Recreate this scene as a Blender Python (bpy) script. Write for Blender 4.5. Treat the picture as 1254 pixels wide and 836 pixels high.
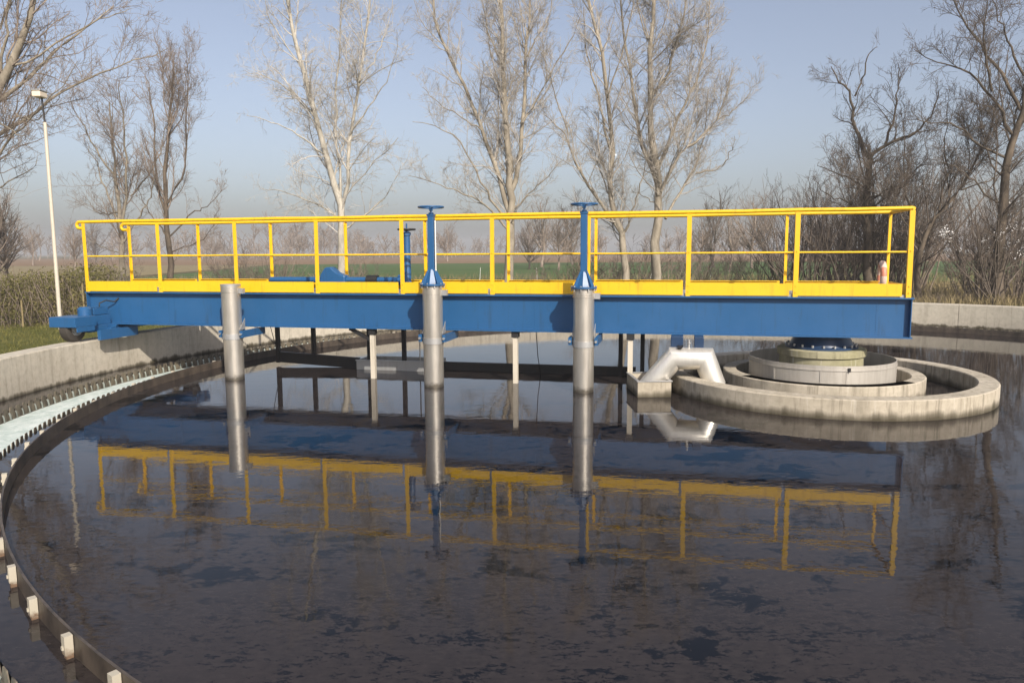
import bpy, math, random
import numpy as np
from mathutils import Vector, Matrix

for o in list(bpy.data.objects): bpy.data.objects.remove(o)
scene = bpy.context.scene
col = scene.collection
R = math.radians

# ------------------------------------------------------------------ camera
EYE = 1.861; FPX = 917.0; PITCH = 0.1198; ROLL = 0.0056
PW, PH = 1254.0, 836.0
cam_d = bpy.data.cameras.new('camera'); cam = bpy.data.objects.new('camera', cam_d); col.objects.link(cam)
cam_d.sensor_width = 36.0; cam_d.lens = FPX / PW * 36.0
cam_d.clip_start = 0.05; cam_d.clip_end = 5000
cam.matrix_world = Matrix.Translation((0, 0, EYE)) @ Matrix.Rotation(math.pi / 2 - PITCH, 4, 'X') @ Matrix.Rotation(-ROLL, 4, 'Z')
scene.camera = cam
scene.render.resolution_x = 1024; scene.render.resolution_y = 682

# ------------------------------------------------------------------ light
SUN_XY = Vector((0.394, -0.919)).normalized(); SUN_EL = R(34)
world = bpy.data.worlds.new('World'); scene.world = world; world.use_nodes = True
wn = world.node_tree.nodes; wl = world.node_tree.links
bg = wn['Background']
sky = wn.new('ShaderNodeTexSky'); sky.sky_type = 'NISHITA'; sky.sun_disc = False
sky.sun_elevation = SUN_EL; sky.sun_rotation = math.atan2(SUN_XY.x, SUN_XY.y)
sky.air_density = 1.0; sky.dust_density = 3.0; sky.ozone_density = 2.6; sky.altitude = 0
hs = wn.new('ShaderNodeHueSaturation'); hs.inputs['Saturation'].default_value = .68; hs.inputs['Value'].default_value = 1.06
wl.new(sky.outputs['Color'], hs.inputs['Color'])
tn_ = wn.new('ShaderNodeMix'); tn_.data_type = 'RGBA'; tn_.blend_type = 'MULTIPLY'; tn_.inputs[0].default_value = 1.0; tn_.inputs[7].default_value = (1.015, .985, 1.01, 1)
wl.new(hs.outputs['Color'], tn_.inputs[6]); wl.new(tn_.outputs[2], bg.inputs['Color']); bg.inputs['Strength'].default_value = 0.125
sun_d = bpy.data.lights.new('sun', 'SUN'); sun_d.energy = 5.0; sun_d.angle = R(0.55); sun_d.color = (1.0, 0.925, 0.82)
sun = bpy.data.objects.new('sun', sun_d); col.objects.link(sun); sun.location = (5, -10, 30)
sv = Vector((SUN_XY.x * math.cos(SUN_EL), SUN_XY.y * math.cos(SUN_EL), math.sin(SUN_EL)))
sun.rotation_euler = sv.to_track_quat('Z', 'Y').to_euler()
vs = scene.view_settings
vs.view_transform = 'Standard'; vs.look = 'None'; vs.gamma = 1.0; vs.exposure = 0.16; vs.use_curve_mapping = False
scene.cycles.max_bounces = 6; scene.cycles.volume_bounces = 0

# ------------------------------------------------------------------ helpers
rng = np.random.default_rng(7); random.seed(7)
C = Vector((3.859, 9.9855, 0)); ANG = 2.9186
DV = Vector((math.cos(ANG), math.sin(ANG), 0)); NV = Vector((-DV.y, DV.x, 0))

def B(s, n, z): return C + DV * s + NV * n + Vector((0, 0, z))

def ray(px, py):
    a = (px - PW / 2) / FPX; b = (py - PH / 2) / FPX
    cr, sr = math.cos(ROLL), math.sin(ROLL)
    a, b = a * cr - b * sr, a * sr + b * cr
    c, s = math.cos(PITCH), math.sin(PITCH)
    return Vector((a, c - b * s, -s - b * c))

def at(px, py, Y):
    r = ray(px, py); t = Y / r.y
    return Vector((r.x * t, Y, EYE + r.z * t))

class MB:
    def __init__(self): self.v = []; self.f = []; self.m = []
    def add(self, vs, fs, mi=0):
        k = len(self.v); self.v += [tuple(q) for q in vs]
        self.f += [tuple(i + k for i in f) for f in fs]; self.m += [mi] * len(fs); return self
    def box(self, x0, x1, y0, y1, z0, z1, mi=0):
        vs = [(x0,y0,z0),(x1,y0,z0),(x1,y1,z0),(x0,y1,z0),(x0,y0,z1),(x1,y0,z1),(x1,y1,z1),(x0,y1,z1)]
        return self.add(vs, [(0,3,2,1),(4,5,6,7),(0,1,5,4),(1,2,6,5),(2,3,7,6),(3,0,4,7)], mi)
    def bar(self, a, b, w, h, mi=0, up=(0,0,1)):
        a = Vector(a); b = Vector(b); t = (b - a).normalized(); up = Vector(up)
        if abs(t.dot(up)) > .95: up = Vector((0, 1, 0))
        x = t.cross(up).normalized() * (w / 2); y = x.cross(t).normalized() * (h / 2)
        vs = [p + sx * x + sy * y for p in (a, b) for sx, sy in ((-1,-1),(1,-1),(1,1),(-1,1))]
        return self.add(vs, [(0,1,2,3),(7,6,5,4),(0,4,5,1),(1,5,6,2),(2,6,7,3),(3,7,4,0)], mi)
    def tube(self, pts, r, n=10, caps=True, mi=0, closed=False):
        pts = [Vector(p) for p in pts]; m = len(pts)
        rs = r if isinstance(r, (list, tuple)) else [r] * m
        vs = []; u = None
        for i, p in enumerate(pts):
            if closed: t = pts[(i + 1) % m] - pts[i - 1]
            else: t = pts[min(i + 1, m - 1)] - pts[max(i - 1, 0)]
            t.normalize()
            if u is None:
                u = t.cross(Vector((0, 0, 1)))
                if u.length < .05: u = t.cross(Vector((1, 0, 0)))
            u = (u - t * u.dot(t)).normalized(); w = t.cross(u)
            k = 1.0
            if 0 < i < m - 1 and not closed:
                c = (pts[i] - pts[i-1]).normalized().dot((pts[i+1] - pts[i]).normalized())
                k = 1.0
            for j in range(n):
                a = 2 * math.pi * j / n; vs.append(p + (u * math.cos(a) + w * math.sin(a)) * rs[i] * k)
        fs = []
        for i in range(m if closed else m - 1):
            for j in range(n):
                i2 = (i + 1) % m
                fs.append((i*n+j, i*n+(j+1)%n, i2*n+(j+1)%n, i2*n+j))
        if caps and not closed: fs += [tuple(range(n-1,-1,-1)), tuple((m-1)*n+j for j in range(n))]
        return self.add(vs, fs, mi)
    def lathe(self, prof, n=32, c=(0,0), a0=0, a1=2*math.pi, mi=0, closed_prof=False, caps=False):
        full = abs(a1 - a0 - 2*math.pi) < 1e-6; k = n if full else n + 1; m = len(prof)
        vs = []
        for i in range(k):
            a = a0 + (a1 - a0) * i / n
            for r, z in prof: vs.append((c[0] + r*math.cos(a), c[1] + r*math.sin(a), z))
        fs = []
        for i in range(n):
            i2 = (i + 1) % k
            for j in range(m if closed_prof else m - 1):
                j2 = (j + 1) % m
                fs.append((i*m+j, i2*m+j, i2*m+j2, i*m+j2))
        if caps and not full: fs += [tuple(range(m)), tuple((k-1)*m + j for j in range(m-1,-1,-1))]
        return self.add(vs, fs, mi)
    def prism(self, poly, axis, a, b, mi=0):
        # poly in the two other axes; axis 0/1/2
        def mk(p, t):
            q = list(p); q.insert(axis, t); return tuple(q)
        n = len(poly); vs = [mk(p, a) for p in poly] + [mk(p, b) for p in poly]
        fs = [tuple(range(n)), tuple(range(2*n-1, n-1, -1))] + [(i, (i+1)%n + 0, (i+1)%n + n, i + n) for i in range(n)]
        return self.add(vs, fs, mi)
    def mesh(self, name, mats, smooth=None, bev=0):
        me = bpy.data.meshes.new(name); me.from_pydata(self.v, [], self.f)
        for m in (mats if isinstance(mats, (list, tuple)) else [mats]): me.materials.append(m)
        if any(self.m): me.polygons.foreach_set('material_index', self.m)
        import bmesh
        bm = bmesh.new(); bm.from_mesh(me); bmesh.ops.recalc_face_normals(bm, faces=bm.faces); bm.to_mesh(me); bm.free()
        if smooth:
            me.polygons.foreach_set('use_smooth', [True] * len(me.polygons)); me.set_sharp_from_angle(angle=R(smooth))
        me.update(); return me
    def build(self, name, mats, parent=None, smooth=None, bev=0):
        o = bpy.data.objects.new(name, self.mesh(name, mats, smooth)); col.objects.link(o)
        if parent: o.parent = parent
        if bev:
            b = o.modifiers.new('bevel', 'BEVEL'); b.width = bev; b.segments = 2; b.limit_method = 'ANGLE'; b.angle_limit = R(40)
        return o

def tag(o, label=None, cat=None, group=None, kind=None):
    if label: o['label'] = label
    if cat: o['category'] = cat
    if group: o['group'] = group
    if kind: o['kind'] = kind
    return o

def thing(name, label, cat, loc=(0,0,0), rz=0, group=None):
    e = bpy.data.objects.new(name, None); col.objects.link(e); e.empty_display_size = .2
    e.location = loc; e.rotation_euler = (0, 0, rz)
    return tag(e, label, cat, group)

def link_copy(o, parent, loc=None, rz=None):
    c = o.copy(); col.objects.link(c); c.parent = parent
    if loc is not None: c.location = loc
    if rz is not None: c.rotation_euler = (0, 0, rz)
    return c

def copy_tree(o, parent=None):
    c = o.copy(); col.objects.link(c); c.parent = parent
    for ch in list(o.children): copy_tree(ch, c)
    return c

# ------------------------------------------------------------------ materials
M = {}
class NT:
    def __init__(self, name):
        self.m = bpy.data.materials.new(name); self.m.use_nodes = True
        self.t = self.m.node_tree; self.n = self.t.nodes; self.l = self.t.links
        self.p = self.n['Principled BSDF']; self.pos = None
    def P(self):
        if not self.pos: self.pos = self.n.new('ShaderNodeNewGeometry')
        return self.pos.outputs['Position']
    def mapping(self, scale=(1,1,1), src=None, rot=(0,0,0)):
        m = self.n.new('ShaderNodeMapping'); m.inputs['Scale'].default_value = scale; m.inputs['Rotation'].default_value = rot
        self.l.new(src or self.P(), m.inputs['Vector']); return m.outputs['Vector']
    def noise(self, scale, detail=4, rough=.55, vec=None, dist=0):
        x = self.n.new('ShaderNodeTexNoise'); x.inputs['Scale'].default_value = scale; x.inputs['Detail'].default_value = detail
        x.inputs['Roughness'].default_value = rough; x.inputs['Distortion'].default_value = dist
        self.l.new(vec or self.P(), x.inputs['Vector']); return x.outputs['Fac']
    def ramp(self, fac, stops):
        r = self.n.new('ShaderNodeValToRGB'); e = r.color_ramp.elements
        while len(e) < len(stops): e.new(.5)
        for k, (p, c) in enumerate(stops):
            e[k].position = p; e[k].color = (c, c, c, 1) if not hasattr(c, '__len__') else (*c, 1)
        self.l.new(fac, r.inputs['Fac']); return r.outputs['Color']
    def mix(self, fac, a, b, mode='MIX'):
        x = self.n.new('ShaderNodeMix'); x.data_type = 'RGBA'; x.blend_type = mode
        for s, v in ((0, fac), (6, a), (7, b)):
            if hasattr(v, 'is_linked'): self.l.new(v, x.inputs[s])
            elif hasattr(v, '__len__'): x.inputs[s].default_value = (*v, 1)
            else: x.inputs[s].default_value = v
        return x.outputs[2]
    def math(self, op, a, b=0.0, c=None):
        x = self.n.new('ShaderNodeMath'); x.operation = op
        for i, v in enumerate((a, b) if c is None else (a, b, c)):
            if hasattr(v, 'is_linked'): self.l.new(v, x.inputs[i])
            else: x.inputs[i].default_value = v
        return x.outputs[0]
    def z(self):
        s = self.n.new('ShaderNodeSeparateXYZ'); self.l.new(self.P(), s.inputs[0]); return s.outputs[2]
    def bump(self, h, strength=.3, dist=.02):
        b = self.n.new('ShaderNodeBump'); b.inputs['Strength'].default_value = strength; b.inputs['Distance'].default_value = dist
        self.l.new(h, b.inputs['Height']); self.l.new(b.outputs['Normal'], self.p.inputs['Normal']); return b
    def set(self, **k):
        names = dict(color='Base Color', rough='Roughness', metal='Metallic', spec='Specular IOR Level', ior='IOR', coat='Coat Weight', sss='Subsurface Weight')
        for a, v in k.items():
            i = self.p.inputs[names[a]]
            if hasattr(v, 'is_linked'): self.l.new(v, i)
            elif hasattr(v, '__len__'): i.default_value = (*v, 1)
            else: i.default_value = v
        return self

def paint(key, colr, rough=.42, dirt=(.10,.07,.045), amt=.25):
    t = NT(key + '_paint')
    n1 = t.noise(2.2, 6, .65); n2 = t.noise(26, 4, .6)
    st = t.noise(5, 5, .6, t.mapping((3, 3, .35)))
    c = t.mix(t.ramp(n1, [(.35, 0), (.75, .22)]), colr, tuple(min(1, x * 1.25 + .02) for x in colr))
    c = t.mix(t.math('MULTIPLY', t.ramp(st, [(.55, 0), (.8, 1)]), amt), c, dirt)
    c = t.mix(t.math('MULTIPLY', t.ramp(n2, [(.62, 0), (.74, 1)]), amt * .6), c, dirt)
    t.set(color=c, rough=t.math('ADD', t.math('MULTIPLY', n1, .25), rough - .12)); t.bump(n2, .06, .004)
    M[key] = t.m
paint('yellow', (.74, .44, .008), .45, (.24,.11,.025), .45)
paint('darkened_blue', (.012, .035, .085), .35, (.03,.03,.03), .4)  # blue darkened so the turntable's colour holds the girder's shade
paint('cream', (.52, .47, .38), .5, (.2,.15,.1), .4)
paint('blue', (.015, .083, .205), .38, (.022,.035,.05), .5)
paint('white', (.72, .70, .64), .5)

def metal(key, colr, rough, metal_=1.0, stain=(.16,.12,.08), amt=.4):
    t = NT(key + '_metal')
    n1 = t.noise(3, 6, .6); st = t.noise(7, 5, .65, t.mapping((2.5, 2.5, .25)))
    c = t.mix(t.math('MULTIPLY', t.ramp(st, [(.45, 0), (.8, 1)]), amt), colr, stain)
    if key == 'steel':
        zz = t.math('ADD', t.z(), t.math('MULTIPLY', t.math('SUBTRACT', t.noise(9, 5, .7), .5), .16))
        c = t.mix(t.ramp(zz, [(.02, .8), (.085, 0)]), c, (.09, .075, .05))
    t.set(color=c, metal=metal_, rough=t.math('ADD', t.math('MULTIPLY', n1, .3), rough - .15)); t.bump(t.noise(40, 3), .05, .003)
    M[key] = t.m
metal('steel', (.62, .58, .51), .36, .8, (.28,.23,.17), .45)
metal('drum', (.46, .43, .38), .5, .35, (.2,.16,.12), .4)
metal('bright_steel', (.76, .73, .66), .44, .7, (.34,.28,.2), .3)
metal('galv', (.42, .42, .41), .5, .6, (.2,.15,.1), .35)
metal('dark_steel', (.022, .023, .024), .55, .3, (.05,.03,.02), .5)

t = NT('rubber'); t.set(color=t.mix(t.noise(9, 4), (.018,.017,.016), (.06,.05,.04)), rough=.75); M['rubber'] = t.m

def concrete(key, a, b, wet=None, drip=.55):
    t = NT(key)
    n = t.noise(1.1, 7, .62); f = t.noise(14, 6, .65); st = t.noise(3.2, 6, .62, t.mapping((1.6, 1.6, .16)))
    c = t.mix(t.ramp(n, [(.3, 0), (.72, 1)]), a, b)
    c = t.mix(t.math('MULTIPLY', t.ramp(f, [(.45, 0), (.72, 1)]), .38), c, tuple(x * .58 for x in a))
    c = t.mix(t.math('MULTIPLY', t.ramp(st, [(.5, 0), (.74, 1)]), .15 + .7 * drip), c, (.13, .115, .085))
    dr = t.noise(9, 5, .6, t.mapping((1.8, 1.8, .10)))
    c = t.mix(t.math('MULTIPLY', t.ramp(dr, [(.56, 0), (.66, 1)]), drip), c, (.10, .085, .06))
    c = t.mix(t.math('MULTIPLY', t.ramp(dr, [(.30, 1), (.40, 0)]), drip * .8), c, (.62, .58, .50))
    if wet:
        zz = t.math('ADD', t.z(), t.math('MULTIPLY', t.math('SUBTRACT', st, .5), .22))
        c = t.mix(t.ramp(t.math('MULTIPLY_ADD', zz, 1/ wet, 0.0), [(.0, 1), (.45, .75), (1, 0)]), c, (.065, .055, .035))
    vo = t.n.new('ShaderNodeTexVoronoi'); vo.inputs['Scale'].default_value = 60; t.l.new(t.P(), vo.inputs['Vector'])
    t.set(color=c, rough=.88, spec=.25); t.bump(t.math('ADD', f, t.math('MULTIPLY', t.ramp(vo.outputs['Distance'], [(.0, 0), (.25, 1)]), .3)), .35, .012)
    M[key] = t.m
concrete('wall_concrete', (.42, .375, .30), (.55, .50, .41), .06, .22)
concrete('ring_concrete', (.36, .315, .24), (.53, .47, .375), .10, .5)
concrete('pillar_concrete', (.24, .225, .12), (.40, .365, .25))

# dark tank water with drifting scum film
t = NT('tank_water')
big = t.noise(.75, 12, .72, t.mapping((1, 1.3, 1)), .3)
mid = t.noise(4.2, 12, .76, t.mapping((.75, 1.35, 1)), .4)
fine = t.noise(21, 12, .80, t.mapping((.75, 1.4, 1)), .3)
zone = t.noise(.45, 4, .6)
patch = t.ramp(t.math('ADD', t.math('ADD', t.math('MULTIPLY', big, .55), t.math('MULTIPLY', mid, .30)), t.math('MULTIPLY', fine, .15)), [(.456, 1), (.464, 0)])
fleck = t.ramp(t.math('ADD', t.math('MULTIPLY', fine, .52), t.math('MULTIPLY', mid, .48)), [(.452, 1), (.464, 0)])
fleck = t.math('MULTIPLY', fleck, t.ramp(zone, [(.36, .35), (.50, 1)]))
film = t.math('SUBTRACT', 1.0, t.math('MAXIMUM', patch, fleck))
tint = t.mix(t.ramp(t.noise(.8, 7, .65), [(.35, 0), (.68, 1)]), (.0185, .0158, .0160), (.032, .0252, .0230))
tint = t.mix(t.ramp(fine, [(.45, 0), (.62, .8)]), tint, (.041, .0335, .0305))
t.set(color=t.mix(film, (.0022, .0024, .0034), tint), rough=t.math('MULTIPLY_ADD', film, .018, .008), ior=t.math('MULTIPLY_ADD', film, -.05, 1.33))
rip = t.math('ADD', t.noise(5, 3, .5, t.mapping((.8, 1.5, 1))), t.math('MULTIPLY', t.noise(22, 2, .5, t.mapping((.7, 1.6, 1))), .12))
t.bump(rip, .045, .02); M['water'] = t.m

t = NT('channel_foam')
n = t.noise(7, 7, .7, None, .8)
t.set(color=t.mix(t.ramp(n, [(.3, 0), (.6, 1)]), (.36, .47, .42), (.70, .76, .72)), rough=.35); t.bump(n, .6, .03); M['foam'] = t.m

t = NT('spill_water'); t.set(color=t.mix(t.noise(20, 4), (.14, .15, .12), (.42, .45, .40)), rough=.25); M['spill'] = t.m
t = NT('weir_plate')
n = t.noise(16, 5, .7, t.mapping((1, 1, .4)))
t.set(color=t.mix(t.ramp(n, [(.38, 0), (.62, 1)]), (.045, .035, .024), (.17, .14, .095)), rough=.6); M['weir'] = t.m
t = NT('baffle_sheet')
n = t.noise(5, 6, .7, t.mapping((1, 1, .5)))
t.set(color=t.mix(t.ramp(n, [(.35, 0), (.7, 1)]), (.030, .024, .019), (.115, .09, .068)), rough=.5); t.bump(n, .2, .01); M['baffle'] = t.m
t = NT('bracket_rust')
n = t.noise(22, 5, .7); zz = t.math('ADD', t.z(), t.math('MULTIPLY', t.math('SUBTRACT', n, .5), .12))
t.set(color=t.mix(t.ramp(t.math('MULTIPLY_ADD', zz, 6.0, .3), [(.35, 1), (.6, 0)]), (.42, .38, .30), (.14, .085, .05)), rough=.7); M['bracket'] = t.m

t = NT('ground_soil')
n = t.noise(.25, 8, .65); n2 = t.noise(5, 6, .7); n3 = t.noise(40, 3, .7)
c = t.mix(t.ramp(n, [(.35, 0), (.65, 1)]), (.105, .088, .045), (.16, .118, .066))
c = t.mix(t.ramp(n2, [(.42, 0), (.62, .7)]), c, (.075, .085, .030))
t.set(color=c, rough=.95, spec=.1); t.bump(t.math('ADD', n2, n3), .8, .05); M['ground'] = t.m
t = NT('lawn'); n2 = t.noise(3, 6, .7); n3 = t.noise(60, 4, .7)
t.set(color=t.mix(t.ramp(t.math('MULTIPLY_ADD', n3, .5, t.math('MULTIPLY', n2, .5)), [(.38, 0), (.62, 1)]), (.065, .078, .018), (.15, .14, .045)), rough=.95, spec=.1); t.bump(n3, .8, .03); M['lawn'] = t.m
t = NT('green_crop'); n2 = t.noise(.35, 8, .7, t.mapping((.4, 1.5, 1)))
t.set(color=t.mix(t.ramp(n2, [(.38, 0), (.65, 1)]), (.050, .098, .028), (.10, .13, .045)), rough=.95, spec=.1); M['crop'] = t.m
t = NT('ploughed_soil'); n2 = t.noise(.2, 8, .7, t.mapping((.3, 1.5, 1)))
t.set(color=t.mix(t.ramp(n2, [(.38, 0), (.65, 1)]), (.17, .105, .060), (.26, .175, .10)), rough=.95, spec=.1); M['plough'] = t.m

def bark(key, a, b, sc=6):
    t = NT(key); n = t.noise(sc, 6, .65, t.mapping((1, 1, .35))); n0 = t.noise(.8, 4)
    c = t.mix(t.ramp(n, [(.36, 0), (.66, 1)]), a, b); c = t.mix(t.math('MULTIPLY', t.ramp(n0, [(.4, 0), (.7, 1)]), .4), c, tuple(x * .6 for x in a))
    t.set(color=c, rough=.9, spec=.15); M[key] = t.m
bark('pale_bark', (.30, .275, .225), (.52, .48, .405))
bark('tan_bark', (.20, .172, .13), (.36, .315, .245))
bark('dark_bark', (.075, .06, .045), (.17, .135, .10))
bark('pale_twig', (.32, .285, .24), (.48, .44, .385))
bark('white_twig', (.40, .37, .32), (.58, .54, .48))
bark('brown_twig', (.20, .158, .125), (.32, .26, .21))
bark('dark_twig', (.10, .081, .065), (.19, .155, .125))
bark('hedge_leaf', (.085, .085, .028), (.18, .155, .065), 3)
bark('dry_grass', (.19, .15, .075), (.30, .24, .13), 3)
bark('grass_blade', (.075, .080, .018), (.17, .15, .050), 3)
t = NT('blossom_petal'); t.set(color=(.80, .78, .76), rough=.7); M['petal'] = t.m
t = NT('orange_plastic'); t.set(color=t.mix(t.noise(8, 3), (.50, .17, .10), (.60, .25, .16)), rough=.5); M['orange'] = t.m
t = NT('faded_plastic'); t.set(color=t.mix(t.noise(9, 4), (.62, .40, .32), (.70, .55, .46)), rough=.55); M['pink'] = t.m
t = NT('lamp_glass'); t.set(color=(.70, .60, .46), rough=.25); M['lampglass'] = t.m

# ================================================================== SETTING
GZ = 0.20
def sheet(name, poly, z, mat):
    m = MB(); m.add([(x, y, z) for x, y in poly], [tuple(range(len(poly)))]); o = m.build(name, mat); return tag(o, kind='structure')
# ground with a round hole for the tank, out to the horizon
m = MB(); prof = [(10.6, GZ), (12, GZ), (16, GZ), (25, GZ), (60, GZ), (200, GZ), (900, GZ)]
m.lathe(prof, 96, (C.x, C.y)); tag(m.build('ground', M['ground']), kind='structure')
m = MB(); m.lathe([(10.66, GZ + .004), (13, GZ + .006), (16.6, GZ + .004)], 64, (C.x, C.y)); tag(m.build('lawn', M['lawn']), kind='structure')
sheet('green_field', [(-24, 40), (-10, 37), (30, 38), (75, 44), (90, 97), (20, 108), (-32, 104)], GZ + .008, M['crop'])
sheet('ploughed_field', [(-160, 104), (-32, 104.2), (20, 108.2), (90, 97.2), (200, 95), (300, 250), (-300, 250)], GZ + .012, M['plough'])
sheet('stubble_field', [(-90, 26), (-22, 27), (-26, 40), (-33, 103.6), (-160, 103.6)], GZ + .008, M['dry_grass'])

# water surfaces
m = MB(); m.lathe([(0.001, 0), (2, 0), (5, 0), (9.175, 0)], 96, (C.x, C.y)); m.lathe([(9.965, 0), (10.40, 0)], 96, (C.x, C.y))
tag(m.build('water', M['water']), kind='structure')
m = MB(); m.lathe([(9.195, -.115), (9.6, -.10), (9.945, -.115)], 128, (C.x, C.y)); tag(m.build('channel_water', M['foam'], None, 40), kind='structure')

# ------------------------------------------------------------------ tank wall in cast panels
tw = thing('tank_wall', 'curved pale concrete wall around the whole round settling tank', 'wall', (C.x, C.y, 0))
m = MB(); m.lathe([(10.392, -.6), (10.392, .525), (10.65, .525), (10.65, 0)], 144); m.build('wall_core', M['wall_concrete'], tw)
NP = 24; aw = 2 * math.pi / NP
m = MB(); g = .006 / 10.4
m.lathe([(10.37, -.6), (10.37, .525), (10.382, .54), (10.658, .54), (10.67, .527), (10.67, 0)], 10, (0,0), g, aw - g, closed_prof=True, caps=True)
pm = m.mesh('wall_panel', M['wall_concrete'], 25)
for k in range(NP):
    o = bpy.data.objects.new('wall_panel', pm); col.objects.link(o); o.parent = tw; o.rotation_euler = (0, 0, k * aw + .07)

# ------------------------------------------------------------------ launder with toothed weirs
la = thing('overflow_channel', 'overflow channel with two toothed weir edges running inside the tank wall', 'channel', (C.x, C.y, 0))
def weir(r, name, sgn):
    nt = 440; m = MB(); da = 2 * math.pi / nt; hi, lo, bt = .038, -.045, -.32
    vs = []; fs = []
    for i in range(nt):
        a = i * da
        prof = [(0, hi), (.22, hi), (.5, lo), (.78, hi)]
        for f, z in prof:
            for rr in (r - .003, r + .003):
                for zz in (z, bt): vs.append((rr * math.cos(a + f*da), rr * math.sin(a + f*da), zz))
    n = nt * 4
    for i in range(n):
        j = (i + 1) % n; p = i * 4; q = j * 4
        fs += [(p, q, q+1, p+1), (p+2, p+3, q+3, q+2), (p, p+2, q+2, q)]
    m.add(vs, fs); m.build(name, M['weir'], la)
    m = MB()                                   # water spilling through the notches into the channel
    for i in range(nt):
        a = (i + .5) * da; w = .017 / r * random.uniform(.7, 1.2); prev = None
        pts = [(0.004, lo + .022), (.010, lo + .016), (.018, lo - .012), (.024, -.112)]
        vs = []
        for dr, z in pts:
            for e in (-w, w): vs.append(((r + sgn*dr) * math.cos(a+e), (r + sgn*dr) * math.sin(a+e), z))
        m.add(vs, [(0,1,3,2),(2,3,5,4),(4,5,7,6)])
    tag(m.build('spilling_water', M['spill'], la, 60), kind='stuff')
weir(9.95, 'weir_plate', -1); weir(9.19, 'weir_plate', 1)
m = MB(); m.lathe([(9.185, -.33), (9.955, -.33)], 96); m.build('channel_floor', M['wall_concrete'], la)

ba = thing('scum_baffle', 'thin dark curved baffle ring standing in the water inside the toothed channel', 'baffle', (C.x, C.y, 0))
m = MB(); m.lathe([(8.915, -.35), (8.915, .115), (8.928, .115), (8.928, -.35)], 200, closed_prof=True); m.build('baffle_sheet', M['baffle'], ba, 30)
m = MB()
m.box(8.931, 8.968, -.0215, .0215, .03, .122); m.box(8.931, 8.962, -.017, .017, -.22, .0295); m.box(8.9685, 8.976, -.008, .008, .055, .072)
bm_ = m.mesh('bracket', M['bracket'])
for k in range(105):
    o = bpy.data.objects.new('bracket', bm_); col.objects.link(o); o.parent = ba
    o.rotation_euler = (0, 0, R(-128.1 - 3.43 * k + random.uniform(-.12, .12))); o.location = (0, 0, random.uniform(-.014, .010))
m = MB()
m.bar((8.985, 0, -.06), (9.186, 0, -.02), .02, .02)
am = m.mesh('support_arm', M['dark_steel'])
for k in range(0, 105, 3):
    o = bpy.data.objects.new('support_arm', am); col.objects.link(o); o.parent = ba; o.rotation_euler = (0, 0, R(-128.1 - 3.43 * k))

# ================================================================== BRIDGE
HD = 1.258; NE = .42; NF = -.60
br = thing('scraper_bridge', 'long blue steel girder bridge with yellow railings spanning from tank rim to centre', 'bridge', (C.x, C.y, 0), ANG)
def ibeam(nc, n_out, sg):
    m = MB(); w = .09; f = .02; wt = .006
    poly = [(-w, HD-f), (-w, HD), (w, HD), (w, HD-f), (wt, HD-f), (wt, HD-.514+f), (w, HD-.514+f), (w, HD-.514), (-w, HD-.514), (-w, HD-.514+f), (-wt, HD-.514+f), (-wt, HD-f)]
    m.prism([(nc + a, z) for a, z in poly], 0, -1.27, 10.86)
    return m.build('beam', M['blue'], br)
ibeam(NE - .09, NE, 1); ibeam(NF + .09, NF, -1)
for nc, sg in ((NE - .09, 1), (NF + .09, -1)):
    m = MB(); m.box(-.0, .010, min(sg*.007, sg*.082), max(sg*.007, sg*.082), HD - .493, HD - .021); sm = m.mesh('stiffener', M['blue'])
    for s in (-1.25, 10.83):
        o = bpy.data.objects.new('stiffener', sm); col.objects.link(o); o.parent = br; o.location = (s, nc, 0)
m = MB(); m.box(-.004, .004, .0065, .0085, HD - .4935, HD - .0205); sm = m.mesh('weld_seam', M['blue'])
for s in (-.86, 3.55, 6.9, 9.3):
    o = bpy.data.objects.new('weld_seam', sm); col.objects.link(o); o.parent = br; o.location = (s, NE - .09, 0)
m = MB(); m.box(-.05, .05, NF + .098, NE - .098, HD - .30, HD - .12); cm = m.mesh('cross_beam', M['blue'])
for k in range(10):
    o = bpy.data.objects.new('cross_beam', cm); col.objects.link(o); o.parent = br; o.location = (-1.1 + k * 1.31, 0, 0)
# deck gratings
m = MB()
for i in range(40): m.box(.015 + i*.0335 - .0015, .015 + i*.0335 + .0015, NF + .035, NE - .035, HD + .002, HD + .030)
for i in range(10): 
    y = NF + .04 + i * (NE - NF - .08) / 9; m.box(.004, 1.328, y - .002, y + .002, HD + .012, HD + .0315)
for y in (NF + .032, NE - .032): m.box(.002, 1.330, y - .003, y + .003, HD + .001, HD + .033)
gm = m.mesh('deck_grating', M['galv'])
S0, DS = -1.194, 1.3322
for k in range(9):
    o = bpy.data.objects.new('deck_grating', gm); col.objects.link(o); o.parent = br; o.location = (S0 + DS * k, 0, 0)
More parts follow.
